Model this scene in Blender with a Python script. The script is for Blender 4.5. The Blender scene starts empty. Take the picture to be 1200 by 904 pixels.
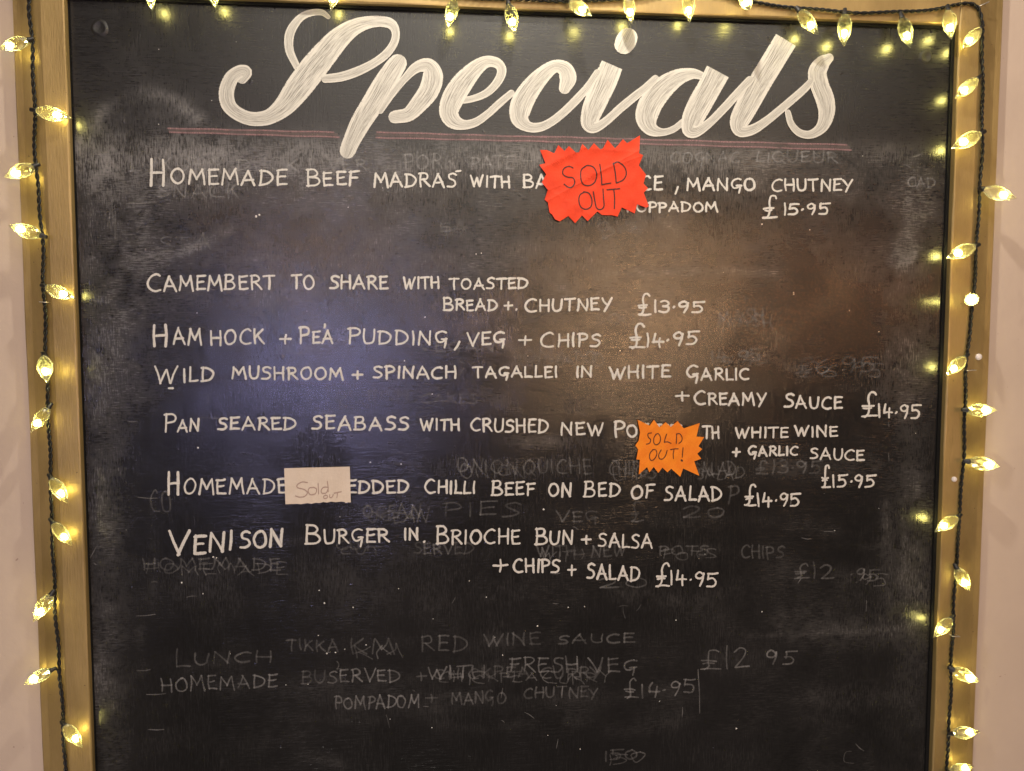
import bpy, math, random
import numpy as np
from mathutils import Vector, Matrix, Euler

# ------------------------------------------------------------------ camera
S = bpy.context.scene
COL = S.collection
F_PX = 900.0                       # focal length in units of the 1200 px wide photograph
K = 0.0009                         # metres on the board per photograph pixel, about
CAM_ROT = Euler((math.radians(90 - 3.7), 0, math.radians(-4.7)), 'XYZ')
CAM_LOC = Vector((0.0, -F_PX * K, 0.0))
cam_d = bpy.data.cameras.new('camera')
cam_d.sensor_width = 36
cam_d.lens = 36 * F_PX / 1200
cam_d.clip_start = 0.01
cam_d.clip_end = 50
cam = bpy.data.objects.new('camera', cam_d)
COL.objects.link(cam)
cam.location = CAM_LOC
cam.rotation_euler = CAM_ROT
S.camera = cam
RM = CAM_ROT.to_matrix()


def P(px, py, Y=0.0):
    """point of the vertical plane at depth Y seen at photograph pixel px, py"""
    d = RM @ Vector(((px - 600) / F_PX, -(py - 452) / F_PX, -1))
    t = (Y - CAM_LOC.y) / d.y
    return CAM_LOC + d * t


def bounce(px, py, dist):
    """a place in the room whose mirror image in the board is seen at px, py"""
    p = P(px, py)
    d = (p - CAM_LOC).normalized()
    d.y = -d.y
    return p + d * dist, p


# ------------------------------------------------------------------ light
W = bpy.data.worlds.new('World')
S.world = W
W.use_nodes = True
W.node_tree.nodes['Background'].inputs[0].default_value = (1.0, 0.88, 0.80, 1)
W.node_tree.nodes['Background'].inputs[1].default_value = 0.09
S.view_settings.view_transform = 'Standard'
S.view_settings.look = 'None'
S.view_settings.exposure = 0
S.view_settings.gamma = 1
S.cycles.use_denoising = True
S.cycles.max_bounces = 10
S.cycles.transparent_max_bounces = 24
S.cycles.sample_clamp_indirect = 4
S.cycles.caustics_refractive = True


def area(name, loc, target, size, power, color, size_y=None):
    l = bpy.data.lights.new(name, 'AREA')
    l.energy = power
    l.color = color
    l.size = size
    if size_y:
        l.shape = 'RECTANGLE'
        l.size_y = size_y
    else:
        l.shape = 'DISK'
    o = bpy.data.objects.new(name, l)
    COL.objects.link(o)
    o.location = loc
    o.rotation_euler = (Vector(target) - Vector(loc)).to_track_quat('-Z', 'Y').to_euler()
    return o


# lamp just above the board, out of the picture
area('picture_lamp', (0.12, -0.30, 0.41 + 0.29), (0.10, 0, 0.05), 0.028, 5.6, (1.0, 0.92, 0.80))
# the room's ceiling light, soft, above and behind the photographer
area('ceiling_light', (0.1, -1.9, 1.75), (0, 0, -0.1), 1.0, 14.0, (1.0, 0.94, 0.82))
# fill light added low in front of the board so that the lower board is as readable as in the photograph
area('low_fill_light', (-0.3, -1.15, -2.8), (0, 0, -0.3), 1.0, 36.0, (1.0, 0.90, 0.82))
# lamps and a window further down the room that show as dull reflections in the paint, then two added sheen panels
for (nm, px, py, dist, size, sy, pw, colr) in (
        ('far_wall_lamp', 758, 318, 2.4, 0.09, 0.13, 6.5, (1.0, 0.56, 0.26)),
        ('far_wall_lamp', 722, 408, 2.4, 0.09, 0.15, 7.0, (1.0, 0.60, 0.32)),
        ('far_wall_lamp', 945, 350, 2.4, 0.10, 0.06, 2.6, (1.0, 0.42, 0.17)),
        ('far_wall_lamp', 375, 300, 2.4, 0.16, 0.06, 2.6, (1.0, 0.58, 0.32)),
        ('blue_window', 375, 350, 2.6, 0.20, 0.05, 2.6, (0.46, 0.56, 1.0)),
        ('blue_window', 385, 436, 2.6, 0.14, 0.15, 7.5, (0.56, 0.52, 1.0)),
        ('dim_window', 240, 540, 2.8, 0.7, 0.8, 0.35, (0.50, 0.56, 1.0)),
        ('mid_sheen_panel', 560, 240, 2.8, 1.0, 0.40, 1.7, (1.0, 0.90, 0.74)),  # added glowing panel, lays a haze over the middle of the board
        ('top_sheen_panel', 640, 40, 2.2, 2.2, 0.7, 15.0, (1.0, 0.89, 0.74))):  # added glowing panel, gives the upper board its sheen
    loc, tgt = bounce(px, py, dist)
    area(nm, loc, tgt, size, pw, colr, sy)

# ------------------------------------------------------------------ helpers
rng = random.Random(4)


def tag(o, label=None, cat=None, group=None, kind=None):
    if label: o['label'] = label
    if cat: o['category'] = cat
    if group: o['group'] = group
    if kind: o['kind'] = kind
    return o


def empty(name, loc=(0, 0, 0)):
    o = bpy.data.objects.new(name, None)
    o.empty_display_size = 0.02
    COL.objects.link(o)
    o.location = loc
    return o


def mesh(name, verts, faces, mat, parent=None, attrs=None, smooth=False, data_only=False):
    me = bpy.data.meshes.new(name)
    me.from_pydata([tuple(v) for v in verts], [], faces)
    if attrs:
        for k, vals in attrs.items():
            a = me.attributes.new(k, 'FLOAT', 'POINT')
            a.data.foreach_set('value', np.asarray(vals, dtype=np.float32))
    if smooth:
        me.polygons.foreach_set('use_smooth', [True] * len(me.polygons))
    me.materials.append(mat)
    me.update()
    if data_only:
        return me
    o = bpy.data.objects.new(name, me)
    COL.objects.link(o)
    if parent: attach(o, parent)
    return o


def attach(o, parent):
    o.parent = parent
    o.matrix_parent_inverse = Matrix.Translation(-Vector(parent.location)) if parent.type == 'EMPTY' and parent.parent is None and parent.rotation_euler == Euler((0, 0, 0)) else Matrix()
    return o


def catmull(pts, step=2.0):
    """smooth curve through points; every point is a tuple, extra values are interpolated too"""
    p = [np.array(q, float) for q in pts]
    if len(p) == 2:
        n = max(2, int(np.linalg.norm((p[1] - p[0])[:2]) / step) + 1)
        return [p[0] + (p[1] - p[0]) * t for t in np.linspace(0, 1, n)]
    p = [2 * p[0] - p[1]] + p + [2 * p[-1] - p[-2]]
    out = []
    for i in range(1, len(p) - 2):
        n = max(2, int(np.linalg.norm((p[i + 1] - p[i])[:2]) / step) + 1)
        for t in np.linspace(0, 1, n, endpoint=False):
            a, b, c, d = p[i - 1], p[i], p[i + 1], p[i + 2]
            out.append(0.5 * (2 * b + (c - a) * t + (2 * a - 5 * b + 4 * c - d) * t * t + (3 * b - a - 3 * c + d) * t ** 3))
    out.append(p[-2])
    return out


class Ink:
    """collects brush strokes as ribbons with rounded ends, laid on the plane of the board"""

    def __init__(self, Y, height=None, rise=0.00012):
        self.v, self.f, self.ac, self.al = [], [], [], []
        self.Y, self.n, self.height, self.rise = Y, 0, height, rise
        self.off = rng.uniform(0, 50)

    def stroke(self, pts, caps=True, round_start=True, round_end=True):
        # pts: px, py, width px
        if len(pts) < 2: return
        pts = [np.array(q, float) for q in pts]
        left, right, cen = [], [], []
        n = len(pts)
        ts = []
        for i in range(n):
            d = pts[min(i + 1, n - 1)][:2] - pts[max(i - 1, 0)][:2]
            L = np.linalg.norm(d)
            ts.append(d / L if L > 1e-6 else (ts[-1] if ts else np.array([1.0, 0])))
        rows = []
        def row(c, nrm, w, al):
            rows.append([(c - nrm * w / 2, -1.0, al), (c, 0.0, al), (c + nrm * w / 2, 1.0, al)])
        al = self.off
        w0 = pts[0][2]; w1 = pts[-1][2]
        nr = lambda t: np.array([-t[1], t[0]])
        if caps and round_start:
            for a in (0.98, 0.8, 0.5):
                row(pts[0][:2] - ts[0] * a * w0 / 2, nr(ts[0]), w0 * math.sqrt(1 - a * a), al)
        for i in range(n):
            if i: al += np.linalg.norm(pts[i][:2] - pts[i - 1][:2])
            row(pts[i][:2], nr(ts[i]), pts[i][2], al)
        if caps and round_end:
            for a in (0.5, 0.8, 0.98):
                row(pts[-1][:2] + ts[-1] * a * w1 / 2, nr(ts[-1]), w1 * math.sqrt(1 - a * a), al)
        base = len(self.v)
        y0 = self.Y - 0.000012 * (self.n % 14)
        m = len(rows)
        for i, r in enumerate(rows):
            for (c, ac, a) in r:
                y = y0 - self.rise * i / m
                if self.height: y = self.height(c[0], c[1]) - 0.00025
                self.v.append(P(c[0], c[1], y)); self.ac.append(ac); self.al.append(a)
        for i in range(m - 1):
            for k in range(2):
                a = base + i * 3 + k
                self.f.append((a, a + 3, a + 4, a + 1))
        self.n += 1
        self.off += 37.3

    def build(self, name, mat, parent):
        return mesh(name, self.v, self.f, mat, parent, {'across': self.ac, 'along': self.al})


# ------------------------------------------------------------------ handwriting
C = 'c'   # smooth, otherwise straight corners
G = {
 'A': (.72, [('l', (0, 0), (.34, 1)), ('l', (.32, .98), (.70, -.02)), ('l', (.10, .32), (.60, .34))]),
 'B': (.62, [('l', (.05, 0), (.07, .98)), (C, (.02, .97), (.38, .97), (.50, .76), (.36, .57), (.10, .52)), (C, (.10, .53), (.46, .48), (.60, .25), (.44, .04), (0, .01))]),
 'C': (.66, [(C, (.62, .90), (.46, .99), (.20, .84), (.03, .50), (.10, .16), (.34, .0), (.62, .06))]),
 'D': (.68, [('l', (.06, 0), (.08, .98)), (C, (0, .97), (.34, .94), (.62, .70), (.64, .40), (.42, .10), (.02, .0))]),
 'E': (.52, [(C, (.06, .97), (.05, .5), (.07, .02)), ('l', (.03, .95), (.50, .99)), ('l', (.06, .52), (.42, .56)), ('l', (.06, .03), (.52, .05))]),
 'F': (.50, [('l', (.06, 0), (.07, .96)), ('l', (.02, .95), (.52, 1.0)), ('l', (.08, .52), (.42, .54))]),
 'G': (.66, [(C, (.60, .92), (.40, .99), (.12, .82), (.04, .50), (.16, .20), (.36, .18), (.56, .34)), ('l', (.38, .38), (.62, .40)), (C, (.58, .40), (.57, .1), (.50, -.24))]),
 'H': (.64, [('l', (.05, 0), (.04, 1)), ('l', (.60, .0), (.59, 1)), ('l', (.05, .50), (.60, .52))]),
 'I': (.14, [('l', (.07, 0), (.08, .98))]),
 'J': (.5, [('l', (.1, .98), (.5, .98)), (C, (.34, .98), (.34, .2), (.2, .0), (.02, .12))]),
 'K': (.60, [('l', (.06, 0), (.06, 1)), ('l', (.54, .98), (.08, .42)), ('l', (.20, .56), (.60, .0))]),
 'L': (.46, [('l', (.06, 1), (.04, .02)), ('l', (.04, .02), (.48, .04))]),
 'M': (.84, [('l', (.02, 0), (.12, .98)), ('l', (.12, .98), (.42, .34)), ('l', (.42, .34), (.70, 1)), ('l', (.70, 1), (.84, -.02))]),
 'N': (.68, [('l', (.04, 0), (.08, .98)), ('l', (.08, .98), (.60, .02)), ('l', (.60, .02), (.64, 1))]),
 'O': (.70, [(C, (.40, .98), (.16, .88), (.02, .50), (.14, .10), (.38, .0), (.62, .22), (.66, .62), (.50, .94), (.34, .97))]),
 'P': (.54, [('l', (.06, -.02), (.08, .97)), (C, (0, .95), (.34, .99), (.54, .80), (.46, .55), (.12, .46))]),
 'Q': (.74, [(C, (.40, .98), (.16, .88), (.02, .50), (.14, .10), (.38, .0), (.62, .22), (.66, .62), (.50, .94), (.34, .97)), ('l', (.44, .26), (.74, -.1))]),
 'R': (.60, [('l', (.06, 0), (.08, .97)), (C, (0, .95), (.34, .99), (.52, .80), (.42, .58), (.12, .50)), ('l', (.24, .50), (.62, .02))]),
 'S': (.52, [(C, (.52, .90), (.34, .99), (.10, .86), (.14, .62), (.40, .48), (.50, .24), (.32, .03), (.0, .04))]),
 'T': (.62, [('l', (0, .95), (.64, .99)), ('l', (.33, .96), (.31, 0))]),
 'U': (.62, [(C, (.04, 1), (.03, .45), (.12, .08), (.32, .0), (.52, .14), (.58, .5), (.60, 1))]),
 'V': (.66, [('l', (0, 1), (.32, 0)), ('l', (.32, 0), (.66, 1))]),
 'W': (.92, [('l', (0, .98), (.24, 0)), ('l', (.24, 0), (.46, .78)), ('l', (.46, .78), (.64, .02)), ('l', (.64, .02), (.92, 1))]),
 'X': (.6, [('l', (0, 1), (.6, 0)), ('l', (.58, 1), (.02, 0))]),
 'Y': (.60, [('l', (0, .98), (.28, .46)), ('l', (.62, 1), (.16, -.12))]),
 'Z': (.6, [('l', (0, .98), (.56, .98)), ('l', (.56, .98), (0, 0)), ('l', (0, 0), (.6, .02))]),
 '1': (.14, [('l', (.08, 0), (.07, 1))]),
 '2': (.5, [(C, (.02, .8), (.2, 1), (.46, .84), (.36, .5), (.04, .02)), ('l', (.04, .02), (.54, .04))]),
 '3': (.44, [(C, (.02, .92), (.24, 1.0), (.42, .82), (.34, .60), (.14, .54)), (C, (.14, .54), (.42, .44), (.42, .12), (.20, -.02), (-.02, .08))]),
 '4': (.50, [('l', (.10, .98), (.02, .34)), ('l', (.02, .34), (.52, .38)), ('l', (.34, .66), (.33, -.04))]),
 '5': (.50, [('l', (.08, .96), (.06, .56)), (C, (.06, .58), (.32, .62), (.46, .36), (.34, .06), (-.02, .02)), ('l', (.06, .95), (.58, 1.0))]),
 '6': (.5, [(C, (.44, 1), (.16, .7), (.03, .3), (.18, .0), (.42, .12), (.44, .4), (.2, .5), (.06, .32))]),
 '9': (.50, [(C, (.44, .80), (.26, .98), (.05, .78), (.10, .54), (.32, .54), (.46, .78), (.46, .90), (.42, .45), (.28, .0))]),
 '0': (.56, [(C, (.30, .98), (.05, .74), (.03, .3), (.24, .0), (.48, .24), (.5, .7), (.3, .97))]),
 '.': (.12, [(C, (.06, .42), (.10, .46))]),
 ',': (.16, [(C, (.14, .14), (.10, -.10), (.0, -.32))]),
 '!': (.14, [('l', (.08, 1), (.06, .3)), ('l', (.06, .02), (.08, .04))]),
 '+': (.56, [('l', (.30, .80), (.28, .02)), ('l', (0, .44), (.58, .46))]),
 '-': (.3, [('l', (0, .5), (.3, .52))]),
 "'": (.1, [('l', (.06, 1.05), (.03, .9))]),
 # pound sign, drawn full height of its own box
 '#': (.62, [(C, (.62, .90), (.54, 1.0), (.36, .96), (.28, .74), (.30, .44), (.26, .14), (.10, .03)), ('l', (.02, .04), (.66, .06)), ('l', (.04, .44), (.50, .46)), ('l', (.08, .34), (.42, .36))]),
 'o': (.42, [(C, (.22, .55), (.04, .36), (.08, .06), (.26, .0), (.40, .22), (.34, .5), (.2, .56))]),
 'l': (.12, [('l', (.06, 1), (.05, 0))]),
 'd': (.44, [(C, (.34, .44), (.14, .5), (.02, .26), (.12, .0), (.32, .08), (.40, .36)), ('l', (.40, 1.05), (.40, .0))]),
}


def write(ink, text, x0, x1, yb0, yb1, h, w, first=None, gap=.20, slant=0.0, jit=1.0, fade=None, seed=None):
    """write a word between photograph x0 and x1 on a baseline that runs from yb0 to yb1"""
    r = random.Random(seed if seed is not None else text + str(x0))
    if first is None: first = h
    tot = sum(G[c][0] * (first / h if i == 0 else 1) for i, c in enumerate(text)) * h
    nat = tot + gap * h * (len(text) - 1)
    sx = (x1 - x0 - w) / max(nat - 0.0, 1e-3)
    if len(text) == 1: sx = min(max(sx, .5), 2.2)
    x = x0 + w / 2
    for i, c in enumerate(text):
        hh = first if i == 0 else h
        cw = G[c][0] * hh * sx
        f = (x - x0) / max(x1 - x0, 1)
        yb = yb0 + (yb1 - yb0) * f + r.uniform(-.5, .5) * jit
        if c == 'G' or c == 'Y' or i: pass
        kh = (hh - w * .6) * (1 + r.uniform(-.05, .05) * jit)
        tilt = slant + r.uniform(-.05, .05) * jit
        for st in G[c][1]:
            pts = []
            kind, rest = st[0], st[1:]
            if kind == 'l' and len(rest) == 2:
                a, b = rest
                mx = ((a[0] + b[0]) / 2 + r.uniform(-.02, .02), (a[1] + b[1]) / 2 + r.uniform(-.02, .02))
                rest = (a, mx, b)
            ww = w * r.uniform(.88, 1.14)
            for q in rest:
                gx = q[0] + r.uniform(-.02, .02) * jit
                gy = q[1] + r.uniform(-.02, .02) * jit
                pts.append((x + gx * hh * sx + gy * kh * tilt, yb - w * .3 - gy * kh, ww * r.uniform(.88, 1.12)))
            ink.stroke(catmull(pts, 1.5))
        x += cw + gap * h * sx * r.uniform(.85, 1.15)


# ------------------------------------------------------------------ materials
class NT:
    def __init__(self, name):
        self.m = bpy.data.materials.new(name)
        self.m.use_nodes = True
        self.t = self.m.node_tree
        self.t.nodes.clear()
        self.out = self.n('ShaderNodeOutputMaterial')

    def n(self, typ, **kw):
        nd = self.t.nodes.new(typ)
        for k, v in kw.items(): setattr(nd, k, v)
        return nd

    def l(self, a, b): self.t.links.new(a, b)

    def val(self, inp, v):
        if hasattr(v, 'is_output') or isinstance(v, bpy.types.NodeSocket): self.l(v, inp)
        else: inp.default_value = v

    def math(self, op, a, b=0.0, c=None, clamp=False):
        nd = self.n('ShaderNodeMath', operation=op, use_clamp=clamp)
        self.val(nd.inputs[0], a); self.val(nd.inputs[1], b)
        if c is not None: self.val(nd.inputs[2], c)
        return nd.outputs[0]

    def coord(self):
        return self.n('ShaderNodeTexCoord').outputs['Object']

    def noise(self, vec, scale, detail=3, rough=.5, stretch=None, dist=0.0):
        if stretch:
            mp = self.n('ShaderNodeMapping')
            mp.inputs['Scale'].default_value = stretch
            self.l(vec, mp.inputs['Vector']); vec = mp.outputs[0]
        nd = self.n('ShaderNodeTexNoise')
        nd.inputs['Scale'].default_value = scale
        nd.inputs['Detail'].default_value = detail
        nd.inputs['Roughness'].default_value = rough
        nd.inputs['Distortion'].default_value = dist
        self.l(vec, nd.inputs['Vector'])
        return nd.outputs['Fac']

    def ramp(self, fac, lo, hi, a=0.0, b=1.0):
        nd = self.n('ShaderNodeMapRange')
        nd.clamp = True
        self.l(fac, nd.inputs['Value'])
        nd.inputs['From Min'].default_value = lo; nd.inputs['From Max'].default_value = hi
        nd.inputs['To Min'].default_value = a; nd.inputs['To Max'].default_value = b
        return nd.outputs[0]

    def mix(self, fac, a, b):
        nd = self.n('ShaderNodeMix', data_type='RGBA')
        self.val(nd.inputs[0], fac)
        for i, v in ((6, a), (7, b)):
            if isinstance(v, tuple): nd.inputs[i].default_value = (*v[:3], 1)
            else: self.l(v, nd.inputs[i])
        return nd.outputs[2]

    def attr(self, name):
        return self.n('ShaderNodeAttribute', attribute_name=name).outputs['Fac']

    def bsdf(self, color, rough=.5, metal=0.0, spec=.5):
        b = self.n('ShaderNodeBsdfPrincipled')
        if isinstance(color, tuple): b.inputs['Base Color'].default_value = (*color[:3], 1)
        else: self.l(color, b.inputs['Base Color'])
        self.val(b.inputs['Roughness'], rough)
        self.val(b.inputs['Metallic'], metal)
        b.inputs['Specular IOR Level'].default_value = spec
        self.l(b.outputs[0], self.out.inputs[0])
        return b

    def bump(self, b, height, strength, dist=0.001):
        nd = self.n('ShaderNodeBump')
        nd.inputs['Strength'].default_value = strength
        nd.inputs['Distance'].default_value = dist
        self.l(height, nd.inputs['Height'])
        self.l(nd.outputs[0], b.inputs['Normal'])
        return nd


def mat_board():
    m = NT('blackboard_paint')
    c = m.coord()
    dust = m.attr('dust'); tex = m.attr('texture')
    # brush marks both ways: long thin noises
    vert = m.noise(c, 60, 5, .62, (9, 1, .55), .25)
    hori = m.noise(c, 60, 5, .62, (.5, 1, 9), .25)
    vfine = m.noise(c, 150, 3, .6, (6, 1, .7))
    hfine = m.noise(c, 150, 3, .6, (.7, 1, 6))
    blot = m.noise(c, 14, 4, .6)
    which = m.ramp(m.noise(c, 9, 3, .6), .42, .58)
    w = m.n('ShaderNodeMix'); m.l(which, w.inputs[0]); m.l(vert, w.inputs[2]); m.l(hori, w.inputs[3])
    w2 = m.n('ShaderNodeMix'); m.l(which, w2.inputs[0]); m.l(vfine, w2.inputs[2]); m.l(hfine, w2.inputs[3])
    weave = m.math('ADD', m.math('MULTIPLY', w.outputs[0], .6), m.math('MULTIPLY', w2.outputs[0], .4))
    both = m.math('MULTIPLY', vfine, hfine)
    # chalk left in the grain
    grain = m.ramp(m.math('ADD', m.math('ADD', m.math('MULTIPLY', w2.outputs[0], .45), m.math('MULTIPLY', m.noise(c, 320, 4, .7), .25)), m.math('MULTIPLY', m.noise(c, 40, 5, .65, None, 1.2), .30)), .42, .60, .15, 1.75)
    patch = m.ramp(blot, .36, .68, .35, 1.5)
    d = m.math('MULTIPLY', m.math('MULTIPLY', dust, grain), patch)
    film = m.math('MULTIPLY', m.ramp(weave, .50, .72), m.math('MULTIPLY', tex, m.ramp(blot, .40, .65, .1, 1.0)))
    d = m.math('ADD', d, m.math('MULTIPLY', film, .030), clamp=True)
    tone = m.mix(m.ramp(m.noise(c, 5, 3), .35, .65), (.006, .0055, .0052), (.010, .0092, .009))
    colr = m.mix(d, tone, (.50, .48, .45))
    rough = m.math('ADD', m.math('MULTIPLY', d, .9), m.math('ADD', m.ramp(weave, .32, .62, .09, .24), m.math('MULTIPLY', m.math('SUBTRACT', 1.0, tex), .13)), clamp=True)
    b = m.bsdf(colr, rough, 0, .5)
    h = m.math('ADD', weave, m.math('MULTIPLY', both, .5))
    lump = m.noise(c, 45, 4, .6)
    pits = m.ramp(m.noise(c, 120, 1, .5), .74, .80, 0, 1)
    h = m.math('MULTIPLY', h, m.math('ADD', m.math('MULTIPLY', tex, .65), .35))
    h = m.math('ADD', m.math('ADD', h, m.math('MULTIPLY', lump, .35)), m.math('MULTIPLY', pits, .8))
    m.bump(b, h, .6, .00046)
    return m.m


def mat_chalk(name, col, lo, hi, alpha=1.0, edge=.45, patch=(.3, .5), scale=900, streak=False, rough=.85):
    """pigment that sits on the paint: grainy edges, worn through where the brush marks are"""
    m = NT(name)
    c = m.coord()
    ac = m.attr('across'); al = m.attr('along')
    body = m.math('SUBTRACT', 1.0, m.math('POWER', m.math('ABSOLUTE', ac), 2.5))
    n = m.noise(c, scale, 3, .6)
    n2 = m.noise(c, 150, 3, .6, (6, 1, .7))
    s = m.math('ADD', m.math('MULTIPLY', n, 1 - .3), m.math('MULTIPLY', n2, .3))
    s = m.math('ADD', s, m.math('MULTIPLY', body, edge))
    a = m.ramp(s, lo, hi)
    big = m.ramp(m.noise(c, 35, 3, .6), patch[0], patch[1], .35 if patch[0] > .2 else .9, 1)
    a = m.math('MULTIPLY', m.math('MULTIPLY', a, big), alpha)
    if streak:
        comb = m.n('ShaderNodeCombineXYZ')
        m.l(m.math('MULTIPLY', ac, 7.0), comb.inputs[0]); m.l(m.math('MULTIPLY', al, .022), comb.inputs[1])
        st = m.noise(comb.outputs[0], 1.6, 5, .72, None, .15)
        comb2 = m.n('ShaderNodeCombineXYZ')
        m.l(m.math('MULTIPLY', ac, 18.0), comb2.inputs[0]); m.l(m.math('MULTIPLY', al, .03), comb2.inputs[1])
        st2 = m.noise(comb2.outputs[0], 1.0, 3, .6, None, .1)
        k = m.math('ADD', m.math('MULTIPLY', st, .6), m.math('MULTIPLY', st2, .4))
        rim = m.math('POWER', m.math('ABSOLUTE', ac), 5)
        k = m.math('ADD', k, m.math('MULTIPLY', rim, .2))
        colr = m.mix(m.ramp(k, .40, .58), tuple(x * .42 for x in col), col)
        a = m.math('MULTIPLY', a, m.ramp(k, .32, .50, .55, 1.0))
    else:
        colr = m.mix(m.ramp(n2, .35, .65), tuple(x * .82 for x in col), col)
    b = m.bsdf(colr, rough, 0, .2)
    m.bump(b, n, .25, .0006)
    m.l(a, b.inputs['Alpha'])
    return m.m


def mat_gold():
    m = NT('gold_painted_wood')
    c = m.coord()
    fine = m.noise(c, 260, 4, .6, (2.2, 2.2, .25))
    blot = m.noise(c, 14, 5, .65, (1, 1, .5))
    sp = m.ramp(m.noise(c, 330, 1, .5), .76, .80)
    colr = m.mix(m.ramp(blot, .35, .65), (.245, .168, .060), (.365, .255, .096))
    colr = m.mix(m.math('MULTIPLY', m.ramp(fine, .5, .75), .35), colr, (.30, .19, .08))
    colr = m.mix(m.math('MULTIPLY', sp, .8), colr, (.06, .04, .02))
    b = m.bsdf(colr, m.ramp(fine, .3, .7, .34, .52), .4, .5)
    h = m.math('ADD', m.math('ADD', fine, m.math('MULTIPLY', m.noise(c, 60, 3, .5), .8)), m.math('MULTIPLY', sp, -.6))
    m.bump(b, h, .30, .0008)
    return m.m


def mat_wall():
    m = NT('pink_plaster_paint')
    c = m.coord()
    n = m.noise(c, 7, 5, .6)
    st = m.ramp(m.noise(c, 18, 3, .55, (1.6, 1, .6)), .68, .78)
    sp = m.ramp(m.noise(c, 190, 1, .5), .77, .80)
    colr = m.mix(m.ramp(n, .35, .65), (.44, .352, .276), (.48, .385, .300))
    colr = m.mix(m.math('MULTIPLY', st, .4), colr, (.34, .26, .22))
    colr = m.mix(m.math('MULTIPLY', sp, .6), colr, (.20, .12, .10))
    b = m.bsdf(colr, .6, 0, .35)
    m.bump(b, m.math('ADD', m.noise(c, 120, 4, .5), m.math('MULTIPLY', m.noise(c, 22, 2), 2.0)), .14, .002)
    return m.m


def mat_plain(name, col, rough=.5, metal=0.0, spec=.5, nscale=300, var=.2, bump=.1):
    m = NT(name)
    c = m.coord()
    n = m.noise(c, nscale, 3)
    colr = m.mix(m.ramp(n, .3, .7), tuple(x * (1 - var) for x in col), col)
    b = m.bsdf(colr, rough, metal, spec)
    if bump: m.bump(b, n, bump, .0006)
    return m.m


def mat_paper(name, col, dark):
    m = NT(name)
    c = m.coord()
    n = m.noise(c, 55, 4, .6)
    f = m.noise(c, 800, 2, .6)
    colr = m.mix(m.ramp(n, .35, .7), col, dark)
    colr = m.mix(m.math('MULTIPLY', m.ramp(f, .4, .7), .12), colr, tuple(min(1, x * 1.5 + .05) for x in col))
    b = m.bsdf(colr, .7, 0, .2)
    m.bump(b, m.math('ADD', n, m.math('MULTIPLY', f, .15)), .2, .001)
    return m.m


def mat_ink(name, col):
    m = NT(name)
    c = m.coord()
    b = m.bsdf(col, .5, 0, .3)
    m.l(m.ramp(m.noise(c, 700, 2, .6), .22, .42, .6, 1), b.inputs['Alpha'])
    return m.m


def mat_shell():
    m = NT('clear_bulb_plastic')
    tr = m.n('ShaderNodeBsdfTransparent'); tr.inputs[0].default_value = (1, 1, .92, 1)
    gl = m.n('ShaderNodeBsdfGlass'); gl.inputs['Color'].default_value = (1, 1, .93, 1)
    gl.inputs['Roughness'].default_value = .03; gl.inputs['IOR'].default_value = 1.45
    tl = m.n('ShaderNodeBsdfTranslucent'); tl.inputs[0].default_value = (1, 1, .72, 1)
    lw = m.n('ShaderNodeLayerWeight'); lw.inputs[0].default_value = .35
    a = m.n('ShaderNodeMixShader'); a.inputs[0].default_value = .72
    m.l(tr.outputs[0], a.inputs[1]); m.l(gl.outputs[0], a.inputs[2])
    b = m.n('ShaderNodeMixShader')
    m.l(m.ramp(lw.outputs['Facing'], .15, .9, .05, .42), b.inputs[0])
    m.l(a.outputs[0], b.inputs[1]); m.l(tl.outputs[0], b.inputs[2])
    m.l(b.outputs[0], m.out.inputs[0])
    return m.m


def mat_led(strength):
    m = NT('warm_led')
    e = m.n('ShaderNodeEmission')
    e.inputs[0].default_value = (1, .86, .24, 1)
    e.inputs[1].default_value = strength
    m.l(e.outputs[0], m.out.inputs[0])
    return m.m


M = dict(
    board=mat_board(), gold=mat_gold(), wall=mat_wall(),
    chalk=mat_chalk('chalk_pen_line', (.56, .54, .485), .50, .78, 1.0, .48, (.20, .36)),
    paint=mat_chalk('cream_brush_paint', (.54, .52, .45), .34, .52, 1.0, .55, (.05, .1), 600, True, .6),
    ghost=mat_chalk('rubbed_out_chalk', (.42, .41, .39), .60, 1.2, .24, .60, (.40, .72), 420),
    ghost2=mat_chalk('smeared_chalk', (.45, .44, .42), .60, 1.10, .30, .60, (.36, .66), 420),
    pink=mat_chalk('faded_pink_line', (.34, .20, .20), .45, 1.0, .6, .5, (.25, .5), 500),
    pink_dark=mat_chalk('faded_dark_line', (.17, .13, .12), .40, .95, .5, .5, (.25, .5), 500),
    speck=mat_plain('chalk_speck', (.62, .60, .55), .9),
    rebate_shade=mat_plain('painted_rebate_shade', (.006, .006, .006), .8, 0, .1),  # flat black for the painted shade in the rebate
    cord=mat_plain('black_cord', (.006, .006, .006), .45, 0, .3, 500, .3, .2),
    socket=mat_plain('black_socket', (.015, .014, .013), .45),
    screw=mat_plain('painted_screw', (.014, .013, .012), .5, 0, .4, 500, .4, .4),
    steel=mat_plain('bright_staple', (.75, .70, .62), .3, .8),
    pin=mat_plain('white_pin', (.70, .64, .60), .45),
    red=mat_paper('red_paper', (.64, .050, .014), (.52, .036, .010)),
    orange=mat_paper('orange_paper', (.68, .20, .010), (.60, .14, .008)),
    card=mat_paper('cream_card', (.54, .46, .37), (.49, .41, .32)),
    ink=mat_ink('black_pen', (.03, .008, .006)),
    pencil=mat_ink('grey_pen', (.30, .21, .17)),
    shell=mat_shell(), led=mat_led(120),
)

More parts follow.
